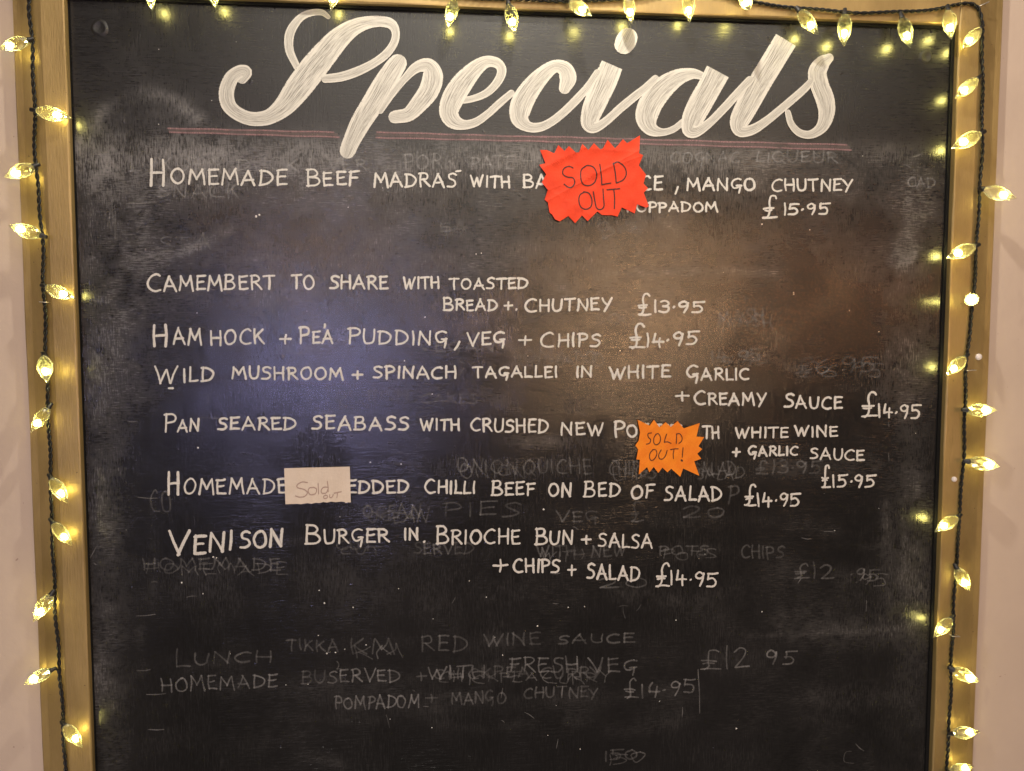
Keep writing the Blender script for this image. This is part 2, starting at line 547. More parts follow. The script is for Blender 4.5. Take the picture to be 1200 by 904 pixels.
# ------------------------------------------------------------------ wall
def box(name, x0, x1, y0, y1, z0, z1, mat, parent=None):
    v = [(x, y, z) for x in (x0, x1) for y in (y0, y1) for z in (z0, z1)]
    f = [(0, 1, 3, 2), (4, 6, 7, 5), (0, 4, 5, 1), (2, 3, 7, 6), (0, 2, 6, 4), (1, 5, 7, 3)]
    return mesh(name, v, f, mat, parent)


WALL_Y = 0.006
wall = mesh('wall', [(-2.2, WALL_Y, -1.6), (2.2, WALL_Y, -1.6), (2.2, WALL_Y, 1.4), (-2.2, WALL_Y, 1.4)], [(0, 1, 2, 3)], M['wall'])
tag(wall, 'plain pale pink painted wall behind the blackboard', kind='structure')

# ------------------------------------------------------------------ the board and its frame
FY = -0.009       # front of the frame; the board's own face is Y = 0
xl_in = (P(76, 10, FY).x + P(107, 890, FY).x) / 2
xr_in = (P(1124.5, 40, FY).x + P(1093, 890, FY).x) / 2
xl_out = (P(12, 10, -.003).x + P(52, 890, -.003).x) / 2
xr_out = (P(1177, 40, -.003).x + P(1138, 890, -.003).x) / 2
z_top = (P(390, 2.5, FY).z + P(1115, 28, FY).z) / 2
z_bot = z_top - 1.20
print('FRAME', P(76, 10, FY).x, P(107, 890, FY).x, P(1124.5, 40, FY).x, P(1093, 890, FY).x, 'out', P(12, 10, -.003).x, P(52, 890, -.003).x, P(1177, 40).x, P(1138, 890).x, 'top', P(300, 5, FY).z, P(1100, 25, FY).z)

chalkboard = empty('menu_chalkboard', (0, 0, z_bot))
tag(chalkboard, 'large black menu board in a flat gold frame, hand lettered with the specials', 'chalkboard')

# panel: a fine grid that carries where chalk dust has been left
NX, NZ = 330, 380
xs = np.linspace(xl_in - .006, xr_in + .006, NX)
zs = np.linspace(z_bot - .006, z_top + .006, NZ)
gx, gz = np.meshgrid(xs, zs)
# grid points in photograph pixels, to place the smears where they were rubbed
MI = RM.transposed()
d = np.stack([gx - CAM_LOC.x, np.full_like(gx, -CAM_LOC.y), gz - CAM_LOC.z], -1) @ np.array(MI).T
qx = 600 - F_PX * d[..., 0] / d[..., 2]
qy = 452 + F_PX * d[..., 1] / d[..., 2]
dust = np.full_like(gx, .003)


def blob(cx, cy, sx, sy, amp, ang=0.0):
    global dust
    a = math.radians(ang)
    u = (qx - cx) * math.cos(a) + (qy - cy) * math.sin(a)
    v = -(qx - cx) * math.sin(a) + (qy - cy) * math.cos(a)
    dust = dust + amp * np.exp(-((u / sx) ** 2 + (v / sy) ** 2) / 2)


def swipe(pts, wd, amp, soft=1.0):
    """a smear left by one pass of the cloth"""
    global dust
    best = np.full_like(gx, 1e9)
    c = catmull(pts, 6)
    for q in c:
        best = np.minimum(best, (qx - q[0]) ** 2 + (qy - q[1]) ** 2)
    dust = dust + amp * np.exp(-best / (2 * wd * wd))


blob(340, 180, 200, 14, .06, 1)
blob(640, 178, 330, 12, .05, 1)
blob(900, 205, 170, 20, .045, 2)
blob(250, 200, 110, 30, .06)
blob(118, 200, 18, 16, .16)
blob(170, 170, 60, 40, .025)
blob(360, 200, 160, 22, .04)
blob(150, 250, 34, 90, .065)
blob(140, 400, 26, 90, .05)
blob(112, 455, 8, 60, .05)
blob(128, 560, 14, 80, .045)
blob(122, 660, 16, 60, .035)
blob(130, 800, 14, 90, .04)
blob(118, 790, 9, 30, .06)
blob(600, 260, 260, 60, .020)
blob(480, 300, 180, 60, .018)
blob(1062, 290, 8, 30, .055, 4)
blob(1075, 255, 20, 40, .05)
blob(1060, 400, 26, 90, .04)
blob(1072, 560, 14, 100, .045)
blob(1070, 700, 16, 60, .03)
blob(1025, 232, 34, 8, .06, 12)
blob(1010, 175, 50, 8, .03)
blob(632, 517, 22, 5, .09)
blob(950, 720, 90, 30, .018)
blob(400, 690, 220, 26, .016)
blob(1000, 880, 90, 60, .015)
swipe([(96, 168), (120, 132), (158, 113), (196, 113), (232, 140)], 6, .09)
swipe([(128, 350), (140, 322), (160, 303), (198, 299), (232, 288), (270, 268)], 5, .09)
swipe([(108, 300), (120, 318), (126, 340)], 5, .05)
swipe([(140, 318), (210, 312), (330, 300)], 3, .022)
swipe([(1050, 312), (1068, 306), (1072, 296)], 2, .07)
swipe([(700, 322), (760, 320), (860, 318), (915, 321)], 3.5, .04)
swipe([(880, 745), (980, 742), (1060, 736)], 2, .04)
swipe([(860, 120), (930, 96), (960, 84)], 9, .012)
swipe([(560, 460), (620, 480), (720, 470)], 8, .015)
for i in range(46):     # many short faint wipes, mostly level
    cx, cy = rng.uniform(110, 1080), rng.uniform(165, 890)
    L = rng.uniform(30, 170)
    swipe([(cx, cy), (cx + L / 2, cy + rng.uniform(-7, 9)), (cx + L, cy + rng.uniform(-9, 13))], rng.uniform(3, 11), rng.uniform(.006, .020))
for i in range(16):
    cx, cy = rng.choice([rng.uniform(105, 190), rng.uniform(1020, 1085)]), rng.uniform(180, 850)
    swipe([(cx, cy), (cx + rng.uniform(-5, 5), cy + rng.uniform(40, 110))], rng.uniform(2, 7), rng.uniform(.01, .03))
for (bx, by, bw) in ((300, 195, 130), (540, 195, 80), (880, 188, 110), (230, 226, 50), (215, 285, 50), (560, 548, 60), (650, 548, 60), (840, 550, 60), (930, 550, 40), (460, 600, 50), (680, 606, 40), (240, 662, 80), (520, 645, 50), (710, 648, 40), (830, 648, 50), (950, 670, 60),
                     (380, 757, 60), (600, 752, 90), (250, 778, 60), (430, 795, 60), (620, 785, 90), (850, 775, 50), (560, 822, 120), (780, 808, 40), (330, 805, 90)):
    blob(bx, by, bw, 9, .013)
texture = 1 / (1 + np.exp(-(qy - 158 - (qx - 200) * .028) / 5)) * .85 + .15
verts = np.stack([gx, np.zeros_like(gx), gz], -1).reshape(-1, 3)
idx = np.arange(NX * NZ).reshape(NZ, NX)
quads = np.stack([idx[:-1, :-1], idx[:-1, 1:], idx[1:, 1:], idx[1:, :-1]], -1).reshape(-1, 4)
mesh('board_panel', verts.tolist(), quads.tolist(), M['board'], chalkboard, {'dust': dust.ravel(), 'texture': texture.ravel()})


def stile(name, prof, along, a0, a1, mitre=None):
    """moulding: prof = list of (u, Y), u measured across; laid along Z or X, wavy by fractions of a millimetre"""
    n = 60
    v, f = [], []
    r = random.Random(name + str(a0))
    for i in range(n + 1):
        t = a0 + (a1 - a0) * i / n
        wob = [0.00022 * math.sin(t * 31 + k * 2.1) + r.uniform(-.00010, .00010) for k in range(len(prof))]
        for k, (u, y) in enumerate(prof):
            if along == 'z': v.append((u + wob[k], y + wob[k] * .4, t))
            else: v.append((t, y + wob[k] * .4, u + wob[k]))
    m = len(prof)
    for i in range(n):
        for k in range(m - 1):
            a = i * m + k
            f.append((a, a + 1, a + m + 1, a + m))
    f.append(tuple(range(m))); f.append(tuple(range(n * m, n * m + m)))
    o = mesh(name, v, f, M['gold'], chalkboard)
    return o


z_rail = z_top + .062


def prof(u_in, u_out):
    w = u_out - u_in
    s = 1 if w > 0 else -1
    return [(u_in, .004), (u_in, FY + .0012), (u_in + s * .0006, FY + .0003), (u_in + s * .0018, FY), (u_in + w * .42, FY - .0004), (u_in + w * .50, FY + .0006),
            (u_in + w * .85, FY + .0050), (u_out - s * .0012, -.0036), (u_out, -.0022), (u_out, .0058)]


stile('frame_stile', prof(xl_in, xl_out), 'z', z_bot - .062, z_rail)
stile('frame_stile', prof(xr_in + .0, xr_out), 'z', z_bot - .062, z_rail)
stile('frame_rail', prof(z_top, z_rail), 'x', xl_in + .0006, xr_in - .0007)
stile('frame_rail', prof(z_bot, z_bot - .062), 'x', xl_in + .0002, xr_in - .0002)
# black strips painting in the rebate's shadow where the panel meets the frame
for (a, b, cc, dd) in ((xl_in, xl_in + .0012, z_bot, z_top), (xr_in - .0040, xr_in, z_bot, z_top)):
    box('rebate_shade_strip', a + .0001, b - .0001, -.0022, -.0003, cc, dd, M['rebate_shade'], chalkboard)
box('rebate_shade_strip', xl_in + .0013, xr_in - .0042, -.0034, -.0003, z_top - .0030, z_top - .0001, M['rebate_shade'], chalkboard)

# screws sunk in the painted panel
for (px, py, rr) in ((117, 33, 6.5), (1085, 67, 6)):
    v, f = [], []
    prof_s = [(1.45, -.00005), (1.15, -.0010), (1.0, -.0013), (.82, -.0009), (.3, -.0003), (0.05, -.0002)]
    n = 22
    R = rr * K
    for (rad, y) in prof_s:
        for k in range(n):
            a = 2 * math.pi * k / n
            q = 1 + .05 * math.sin(3 * a + px)
            v.append((math.cos(a) * R * rad * q, y, math.sin(a) * R * rad * q))
    for i in range(len(prof_s) - 1):
        for k in range(n):
            f.append((i * n + k, i * n + (k + 1) % n, (i + 1) * n + (k + 1) % n, (i + 1) * n + k))
    f.append(tuple((len(prof_s) - 1) * n + k for k in range(n)))
    p = P(px, py)
    v = [Vector(q) + p for q in v]
    o = mesh('screw', v, f, M['screw'], chalkboard, smooth=True)

# ------------------------------------------------------------------ painted heading
def Z2(pts, ox): return [(ox + x / 3.75, y / 3.75, w) for (x, y, w) in pts]


heading = {
 'S': [Z2([(180, 295, 8), (147, 220, 10), (150, 145, 11), (192, 82, 9), (243, 57, 8), (290, 56, 7), (318, 76, 5)], 300),
       Z2([(-40, 330, 14), (-52, 352, 14.5), (-100, 372, 18), (-122, 425, 16.5), (-92, 485, 15), (-40, 522, 16), (20, 523, 17), (70, 508, 19), (128, 462, 25), (185, 388, 31), (248, 305, 32), (305, 235, 30), (362, 172, 26), (425, 124, 20), (490, 100, 15), (550, 95, 13), (596, 108, 12), (614, 145, 9.5), (606, 190, 9.5), (572, 238, 10), (515, 280, 10), (445, 315, 11), (375, 338, 11), (305, 347, 10)], 300)],
 'p': [Z2([(622, 280, 22), (600, 312, 24), (560, 375, 26), (510, 460, 26), (460, 540, 24), (418, 625, 20), (403, 662, 19)], 300),
       Z2([(548, 490, 6), (600, 412, 8), (655, 345, 9), (705, 298, 13), (755, 290, 18), (777, 335, 24), (760, 398, 24), (718, 455, 21), (670, 503, 17), (610, 515, 15)], 300)],
 'e': [Z2([(888, 444, 8), (950, 435, 8), (1012, 410, 9), (1058, 365, 10), (1080, 315, 11), (1062, 280, 12), (1015, 272, 14), (965, 302, 19), (908, 365, 25), (866, 432, 26), (848, 492, 23), (868, 532, 19), (912, 549, 12), (965, 538, 10), (1020, 500, 9), (1070, 455, 9), (1122, 410, 8)], 300)],
 'c': [Z2([(232, 388, 14), (246, 345, 20), (232, 305, 18), (190, 292, 15), (140, 325, 19), (82, 390, 24), (42, 460, 26), (35, 520, 22), (68, 556, 13), (120, 560, 11), (175, 535, 10), (235, 487, 10), (290, 432, 10), (335, 380, 9), (375, 320, 8)], 600)],
 'i': [Z2([(440, 286, 26), (412, 350, 28), (376, 430, 27), (350, 495, 24), (340, 545, 19), (365, 562, 12), (415, 532, 10), (470, 482, 10), (530, 432, 10), (585, 388, 9), (630, 345, 8)], 600)],
 'a': [Z2([(838, 335, 9), (790, 325, 13), (725, 343, 20), (655, 395, 27), (608, 460, 28), (592, 520, 26), (612, 567, 17), (660, 582, 9), (712, 567, 8), (755, 532, 7)], 600),
       Z2([(905, 315, 29), (870, 380, 28), (825, 460, 28), (792, 528, 25), (782, 572, 18), (812, 578, 13), (868, 540, 10), (930, 478, 10), (990, 412, 10), (1045, 352, 9)], 600)],
 'l': [[(921, 47, 27), (907, 70, 27), (890, 98, 27), (874, 127, 26), (866, 144, 22), (868, 154, 14), (882, 152, 12), (898.7, 141.5, 10), (914.7, 128.5, 9.5), (930.7, 115, 9.5), (944, 103, 9), (950.5, 95, 7)]],
 's': [Z2([(343, 256, 11), (315, 278, 18), (292, 320, 22), (302, 375, 22), (326, 440, 22), (332, 500, 19), (312, 558, 14), (265, 591, 10), (215, 585, 9), (178, 547, 8), (162, 495, 7)], 880)],
}
heading['S'][1] = [(287, 92, 13), (290, 86, 14)] and [
    (284, 92, 13), (288, 85, 15), (281, 84, 15), (271, 92, 17), (265.5, 107, 18), (267, 121, 17.5), (275, 131, 16), (290, 138.5, 16)] + heading['S'][1][6:]
for i, (ch, strokes) in enumerate(heading.items()):
    ink = Ink(-.0003 - .00005 * i, rise=.0002)
    for k, st in enumerate(strokes):
        flat = ch in 'il' or (ch == 'a' and k == 1)
        ink.stroke(catmull(st, 1.6), round_start=not flat)
        ink.Y -= .00018
    if ch == 'i':
        c = [(733.5 + 5.5, 48 - 7.5, 22), (733.5 + 2, 48 - 3, 25), (733.5 - 2, 48 + 3, 25), (733.5 - 5, 48 + 7, 22)]
        ink.stroke(catmull([(735.5, 44.5, 23.5), (733.5, 48.5, 24.5), (731.5, 52, 23.5)], 1.5))
    o = ink.build('painted_letter', M['paint'], chalkboard)
    o['label'] = 'cream brush painted script letter %s of the heading' % ch

# faded pink rules under the heading, broken where the tail of the p comes down
rule = Ink(-.0003)
for (x0, y0, x1, y1) in ((197, 150.5, 391, 155.2), (199, 155, 397, 161), (442, 155, 640, 161), (441, 161.5, 640, 166), (750, 163.5, 992, 170), (750, 168.5, 997, 176), (636, 160, 752, 163.6), (636, 166, 752, 168.5)):
    pts = [(x0 + (x1 - x0) * t, y0 + (y1 - y0) * t + .25 * math.sin(t * 19), 2.3) for t in np.linspace(0, 1, 40)]
    rule.stroke(pts)
rule.build('pink_rule', M['pink'], chalkboard)
dk = Ink(-.00022)
for (x0, y0, x1, y1) in ((199, 153, 394, 158), (442, 158, 640, 163.5), (636, 163, 752, 166), (750, 166, 994, 173)):
    dk.stroke([(x0 + (x1 - x0) * t, y0 + (y1 - y0) * t, 4.2) for t in np.linspace(0, 1, 40)])
dk.build('rule_shadow_line', M['pink_dark'], chalkboard)

# ------------------------------------------------------------------ the dishes
# each entry: text, x0, x1, baseline at x0, baseline at x1, letter height, [first letter height]
LINES = [
 ('chalk_writing', 'HOMEMADE BEEF MADRAS WITH BASMATI RICE, MANGO CHUTNEY', [
   ('H', 174.5, 194.5, 218.5, 218.5, 33), ('OMEMADE', 199, 337, 216.5, 218, 19), ('BEEF', 358.5, 421, 219, 217, 17.5, 20.5), ('MADRAS', 437, 536, 219.5, 220, 17.5, 17.5),
   ('WITH', 550.5, 598.5, 219.5, 221, 14), ('BASMATI', 612, 716, 221, 222.5, 17), ('RICE', 728, 778, 223, 223.8, 17), (',', 790, 796, 222, 222, 18), ('MANGO', 803.5, 887, 223.5, 223.5, 15.5), ('CHUTNEY', 903, 1001, 224.5, 224, 14.5, 16), ('-', 533, 541, 209, 209, 17)]),
 ('chalk_writing', 'POPPADOM', [('POPPADOM', 733, 841, 248.5, 249, 12.5)]),
 ('chalk_price', '£15.95 beside POPPADOM', [('#', 893, 910, 257.5, 257.5, 29), ('15.95', 917, 972, 252, 252, 14.5)]),
 ('chalk_writing', 'CAMEMBERT TO SHARE WITH TOASTED', [
   ('CAMEMBERT', 171.5, 324, 342, 339, 18, 22), ('TO', 341, 370, 339, 339.5, 17.5), ('SHARE', 385.5, 456, 339.5, 339.5, 17), ('WITH', 471.5, 515.5, 339.5, 338, 14.5), ('TOASTED', 526, 620, 339.5, 339.5, 14)]),
 ('chalk_writing', 'BREAD + CHUTNEY', [('BREAD', 518.5, 583, 364.5, 364.5, 14, 17), ('+', 590, 601, 363.5, 363.5, 12), ('.', 603, 607, 368, 368, 13), ('CHUTNEY', 614, 717, 366, 364, 15, 17)]),
 ('chalk_price', '£13.95', [('#', 746.5, 763, 370, 370, 28), ('13.95', 764.5, 826, 367, 367, 14.5)]),
 ('chalk_writing', 'HAM HOCK + PEA PUDDING, VEG + CHIPS', [
   ('H', 178, 197, 406, 406, 27), ('AM', 202, 237.5, 404, 405.5, 20.5), ('HOCK', 245, 311, 405, 403.5, 18.5), ('+', 327, 341, 403.5, 403.5, 14.5), ('PEA', 350, 391.5, 403, 403, 16, 19.5), ("'", 379, 384, 403, 403, 22),
   ('PUDDING', 406.5, 524, 403.5, 405, 17.5, 20), (',', 531, 540.5, 404, 404, 22), ('VEG', 546, 593, 406, 404, 16), ('+', 607.5, 623.5, 405.5, 405.5, 14), ('CHIPS', 632, 704, 407.5, 406.5, 16, 19.5)]),
 ('chalk_price', '£14.95', [('#', 737, 756, 409, 409, 30), ('14.95', 756, 819, 407.5, 404, 17)]),
 ('chalk_writing', 'WILD MUSHROOM + SPINACH TAGALLEI IN WHITE GARLIC', [
   ('W', 180, 209, 450, 450, 22.5), ('ILD', 213, 251, 448.5, 447, 17.5), ('MUSHROOM', 270.5, 404, 445, 446, 15.5), ('+', 412.5, 425.5, 444.5, 444.5, 12.5), ('SPINACH', 436.5, 535, 443.5, 444, 15), ('TAGALLEI', 553.5, 654, 443, 443, 14),
   ('IN', 674, 695, 442.5, 442, 13.5), ('WHITE', 713, 786, 445, 443, 15), ('GARLIC', 803.5, 879.5, 446, 446, 14.5, 18.5), ('-', 197, 212, 458, 455, 6)]),
 ('chalk_writing', '+ CREAMY SAUCE', [('+', 791, 808, 470.5, 470.5, 14.5), ('CREAMY', 812.5, 899, 474.5, 475.5, 15, 18), ('SAUCE', 918, 988, 478, 480.5, 15, 17)]),
 ('chalk_price', '£14.95 after CREAMY SAUCE', [('#', 1009, 1028, 490, 490, 31), ('14.95', 1028, 1079.5, 490, 492, 17)]),
 ('chalk_writing', 'PAN SEARED SEABASS WITH CRUSHED NEW POTATOES WITH WHITE WINE', [
   ('PAN', 191.5, 235, 506.5, 506, 15.5, 23), ('SEARED', 254, 348, 504.5, 504, 16), ('SEABASS', 364.5, 478, 504, 505, 17), ('WITH', 492, 538.5, 505, 505, 14.5), ('CRUSHED', 550.5, 644, 506, 508, 16), ('NEW', 656, 707.5, 510.5, 511, 15.5),
   ('PO', 719, 748.5, 512.5, 512.5, 16, 18.5), ('TATOES', 751, 800, 513, 513, 16), ('TH', 822.5, 844, 514, 514, 15.5), ('WHITE', 860.5, 924.5, 513.5, 513.5, 13.5), ('WINE', 930, 982, 512, 512.5, 13.5)]),
 ('chalk_writing', '+ GARLIC SAUCE', [('+', 857.5, 867.5, 536, 536, 12.5), ('GARLIC', 875.5, 935, 536, 534, 12, 13), ('SAUCE', 948.5, 1014, 538, 541.5, 14)]),
 ('chalk_price', '£15.95 under GARLIC SAUCE', [('#', 961.5, 973, 573, 573, 28), ('15.95', 974, 1025, 571.5, 572, 15.5)]),
 ('chalk_writing', 'HOMEMADE SHREDDED CHILLI BEEF ON BED OF SALAD', [
   ('H', 195, 211, 580.5, 580.5, 27.5), ('OMEMADE', 214, 336, 580, 579, 19), ('SHR', 345, 403, 579, 579, 16.5), ('EDDED', 406, 481, 579, 578.5, 16.5), ('CHILLI', 496.5, 558, 579, 579, 16, 18), ('BEEF', 574.5, 628, 581, 581, 16, 18), ('ON', 641.5, 670, 582.5, 582.5, 17),
   ('BED', 683, 727, 583, 582.5, 17, 19.5), ('OF', 738.5, 768, 585, 584.5, 17), ('SALAD', 778, 847, 587, 588, 18)]),
 ('chalk_price', '£14.95 after BED OF SALAD', [('#', 871, 886, 594.5, 594.5, 27.5), ('14.95', 886, 937.5, 594, 594, 16.5)]),
 ('chalk_writing', 'VENISON BURGER IN BRIOCHE BUN + SALSA', [
   ('V', 196.5, 223, 651, 651, 28.5), ('ENI', 225, 273.5, 650.5, 645, 24), ('SON', 280, 333.5, 643, 641, 22), ('BURGER', 357, 456.5, 638.5, 635.5, 17.5, 24), ('IN', 472.5, 491.5, 634, 634, 15), ('.', 495, 499, 641, 641, 14), ('BRIOCHE', 510.5, 610, 638.5, 638, 18, 22),
   ('BUN', 626, 672, 639, 638, 17, 21.5), ('+', 681, 693.5, 638.5, 638.5, 12.5), ('SALSA', 700.5, 765, 641.5, 643.5, 17, 17)]),
 ('chalk_writing', '+ CHIPS + SALAD', [('+', 576.5, 595, 671.5, 671.5, 19), ('CHIPS', 600.5, 657, 671.5, 672, 17), ('+', 664.5, 676, 675.5, 675.5, 16), ('SALAD', 687, 751, 678, 682.5, 18)]),
 ('chalk_price', '£14.95 after CHIPS + SALAD', [('#', 767.5, 784, 688.5, 688.5, 29), ('14.95', 784, 842, 686, 689, 18)]),
]
for name, text, words in LINES:
    groups = []
    for wd in words:
        t = wd[0]
        if groups and (0 <= wd[1] - groups[-1][-1][2] < 5.2 or name == 'chalk_price' or t in ("SON", "'", "-")): groups[-1].append(wd)
        else: groups.append([wd])
    for gr in groups:
        ink = Ink(-.00055)
        for wd in gr:
            t, x0, x1, b0, b1, h = wd[:6]
            first = wd[6] if len(wd) > 6 else None
            wpx = 2.65 if name == 'chalk_price' else 2.75
            if h < 14.6: wpx = 2.7
            if t in ('H', 'V', 'ENI'): wpx = 3.5
            if x0 < 350 and b0 > 600: wpx = 3.6
            write(ink, t, x0, x1, b0, b1, h, wpx, first)
        o = ink.build('chalk_price' if name == 'chalk_price' else 'chalk_word', M['chalk'], chalkboard)
        o['label'] = 'chalk pen lettering %s' % ''.join(w_[0] for w_ in gr if w_[0] not in "'-").replace('#', '\u00a3')

# rubbed out writing that still shows through
GH = [
 ('STA', 187, 248, 295, 292, 20), ('EA', 515, 548, 273, 273, 12), ('AL', 125, 140, 262, 292, 30),
 ('015', 698, 748, 271, 271, 11), ('MASH', 841, 897, 381, 379, 17), ('SOUP', 696, 760, 381, 381, 13), ('14.95', 832, 893, 425, 424, 15), ('#6.95', 930, 1026, 438, 437, 19), 
 ('VEGAN', 490, 580, 412, 414, 14), ('TOMATO', 596, 700, 424, 426, 15), ('ONION', 534, 608, 554, 556, 17), ('QUICHE', 612, 694, 556, 556, 19), ('CHIPS', 713, 760, 558, 558, 17), ('SALAD', 812, 864, 557, 557, 16), ('#13.95', 884, 962, 556, 556, 16),
 ('OCEAN', 425, 493, 607, 608, 16), ('PIES', 520, 610, 605, 606, 17), ('VEG', 651, 702, 613, 613, 14), ('#', 738, 754, 613, 613, 24), ('20', 800, 850, 608, 608, 14), ('HOMEMADE', 166, 330, 668, 669, 15),
 ('CUT', 393, 438, 645, 645, 12), ('SERVED', 484, 556, 650, 650, 14), ('WITH', 628, 676, 652, 652, 13), ('NEW', 692, 734, 653, 653, 14), ('POTS', 771, 830, 651, 652, 13), ('CHIPS', 867, 920, 655, 655, 15), ('#12', 930, 977, 679, 679, 19), ('.95', 995, 1030, 681, 681, 16),
 ('TIKKA', 335, 398, 763, 764, 15), ('KM', 410, 462, 768, 766, 19), ('RED', 492, 549, 764, 764, 19), ('WINE', 566, 634, 757, 756, 15), ('SAUCE', 653, 745, 755, 753, 12), ('L', 205, 222, 783, 783, 22), ('UNCH', 226, 320, 780, 776, 14),
 ('CO', 176, 202, 601, 602, 26), ('20', 700, 760, 690, 690, 13), ('CHICKPEA', 508, 620, 797, 793, 13), ('BU', 352, 382, 801, 801, 16), ('+', 487, 500, 798, 798, 13), ('CURRY', 632, 708, 797, 796, 15),
 ('MANGO', 528, 594, 826, 824, 15), ('CHUTNEY', 612, 702, 819, 818, 13), ('+', 498, 512, 824, 824, 13), ('150', 706, 748, 892, 890, 13),
 ('FISH', 430, 480, 470, 470, 12), ('CAKES', 492, 560, 474, 474, 12), ('P', 852, 867, 591, 591, 22),
]
GH2 = [ ('LUXURY', 151, 262, 202, 201, 17), ('DUCK', 277, 350, 201, 200, 15), ('LIVER', 362, 430, 200, 200, 15), ('PORK', 473, 536, 199, 198, 17), ('PATE', 551, 604, 199, 198, 16), ('COGNAC', 784, 868, 191, 191, 13), ('LIQUEUR', 885, 981, 191, 191, 13),
 ('SNACK', 184, 280, 231, 233, 17),
('HOMEMADE', 188, 326, 811, 806, 17), ('SERVED', 384, 470, 801, 799, 15), ('WITH', 500, 570, 796, 794, 15), ('FRESH', 596, 680, 788, 788, 18), ('VEG', 690, 748, 788, 788, 17), ('#12', 820, 878, 786, 782, 26), ('95', 897, 932, 779, 779, 16),
       ('POMPADOM', 392, 493, 832, 829, 15), ('#', 731, 748, 820, 820, 24), ('14.95', 750, 815, 818, 812, 17), ('CAD', 1063, 1098, 220, 220, 12)]
ink = Ink(-.00020)
for (t, x0, x1, b0, b1, h) in GH:
    wi = Ink(-.00020)
    write(wi, t, x0, x1, b0, b1, h, 2.7, None, jit=2.0)
    if x1 - x0 > 30 and rng.random() < .55: write(wi, t, x0 + 5, x1 + 9, b0 + 5, b1 + 4, h * .9, 2.0, None, jit=4.0)
    wi.build('rubbed_out_word', M['ghost'], chalkboard)
for i in range(8):      # scraps of older letters nobody can read any more
    cx, cy = rng.uniform(130, 1060), rng.uniform(180, 895)
    ch = rng.choice('CEILOSPRTAH1')
    write(ink, ch, cx, cx + rng.uniform(7, 13), cy, cy, rng.uniform(8, 14), rng.uniform(1.0, 1.5), None, jit=5, seed=i)
tag(ink.build('chalk_remains', M['ghost'], chalkboard), kind='stuff')
ink = Ink(-.00028)
for (t, x0, x1, b0, b1, h) in GH2:
    wi = Ink(-.00028)
    write(wi, t, x0, x1, b0, b1, h, 2.5, None, jit=2.0)
    wi.build('rubbed_out_word', M['ghost2'], chalkboard)
ln = [((148, 239), (184, 237)), ((160, 786), (176, 785)), ((172, 814), (194, 813)), ((174, 855), (192, 855)), ((162, 583), (184, 584)), ((232, 489), (284, 491)), ((160, 722), (182, 720)), ((150, 494), (160, 494)), ((138, 425), (154, 424)), ((818, 785), (820, 836)), ((706, 279), (712, 279)),
      ((612, 188), (628, 188)), ((645, 672), (656, 672)), ((1070, 184), (1080, 180)), ((112, 181), (142, 180)), ((110, 660), (113, 662))]
for a, b in ln:
    ink.stroke(catmull([(*a, 1.3), ((a[0] + b[0]) / 2 + .5, (a[1] + b[1]) / 2 + .6, 1.6), (*b, 1.1)], 1.5))
for i in range(60):
    cx, cy, an, L = rng.uniform(110, 1085), rng.uniform(170, 890), rng.choice([0, 0, 1.57, .6, 2.2]) + rng.uniform(-.2, .2), rng.uniform(3, 15)
    ink.stroke(catmull([(cx, cy, .8), (cx + L / 2 * math.cos(an), cy + L / 2 * math.sin(an) + rng.uniform(-1, 1), 1.2), (cx + L * math.cos(an), cy + L * math.sin(an), .6)], 1.5))
tag(ink.build('chalk_scratches', M['ghost2'], chalkboard), kind='stuff')

# crumbs and drips of chalk
v, f = [], []
sp = [(300, 254, 2), (304, 252, 1.6), (498, 372, 1.6), (434, 542, 1.5), (470, 544, 1.4), (232, 525, 1.8), (637, 597, 2), (893, 263, 1.5), (474, 423, 1.5), (103, 643, 1), (186, 146, 1), (248, 118, 1), (186, 58, 1), (213, 683, 1.6), (238, 696, 1.2), (374, 692, 1.3), (414, 712, 1.5), (467, 690, 1.2), (380, 707, 1.8), (373, 745, 1.3), (393, 765, 1.6), (429, 756, 1.5), (404, 761, 1),
      (550, 681, 1.2), (570, 700, 1.1), (580, 747, 1), (589, 768, 1.3), (666, 712, 1.4), (685, 711, 1.2), (792, 727, 1.4), (630, 734, 1.6), (893, 717, 1.3), (773, 822, 1.2), (506, 853, 1.3), (457, 843, 1), (863, 854, 1.6), (680, 878, 1.2), (642, 862, 1), (335, 803, 1.3), (361, 802, 1.1), (978, 622, 1.2), (1030, 596, .8), (1030, 389, 1), (930, 345, .9), (1073, 508, 1.1), (1011, 183, 1), (930, 343, .8), (558, 298, 1.2), (564, 297, 1.1), (408, 243, .9), (383, 766, 1.3), (250, 653, 1.5), (254, 654, 1.2)]
for i in range(24): sp.append((rng.uniform(110, 1085), rng.uniform(30, 895), rng.uniform(.35, .9)))
for (px, py, r) in sp:
    p = P(px, py, -.0001)
    b = len(v); n = 7
    R = r * K * .62
    v.append(p + Vector((0, -R * .7, 0)))
    for k in range(n):
        a = 2 * math.pi * k / n
        q = rng.uniform(.6, 1.3)
        v.append(p + Vector((math.cos(a) * R * q, 0, math.sin(a) * R * q)))
    for k in range(n): f.append((b, b + 1 + k, b + 1 + (k + 1) % n))
tag(mesh('chalk_crumbs', v, f, M['speck'], chalkboard), kind='stuff')

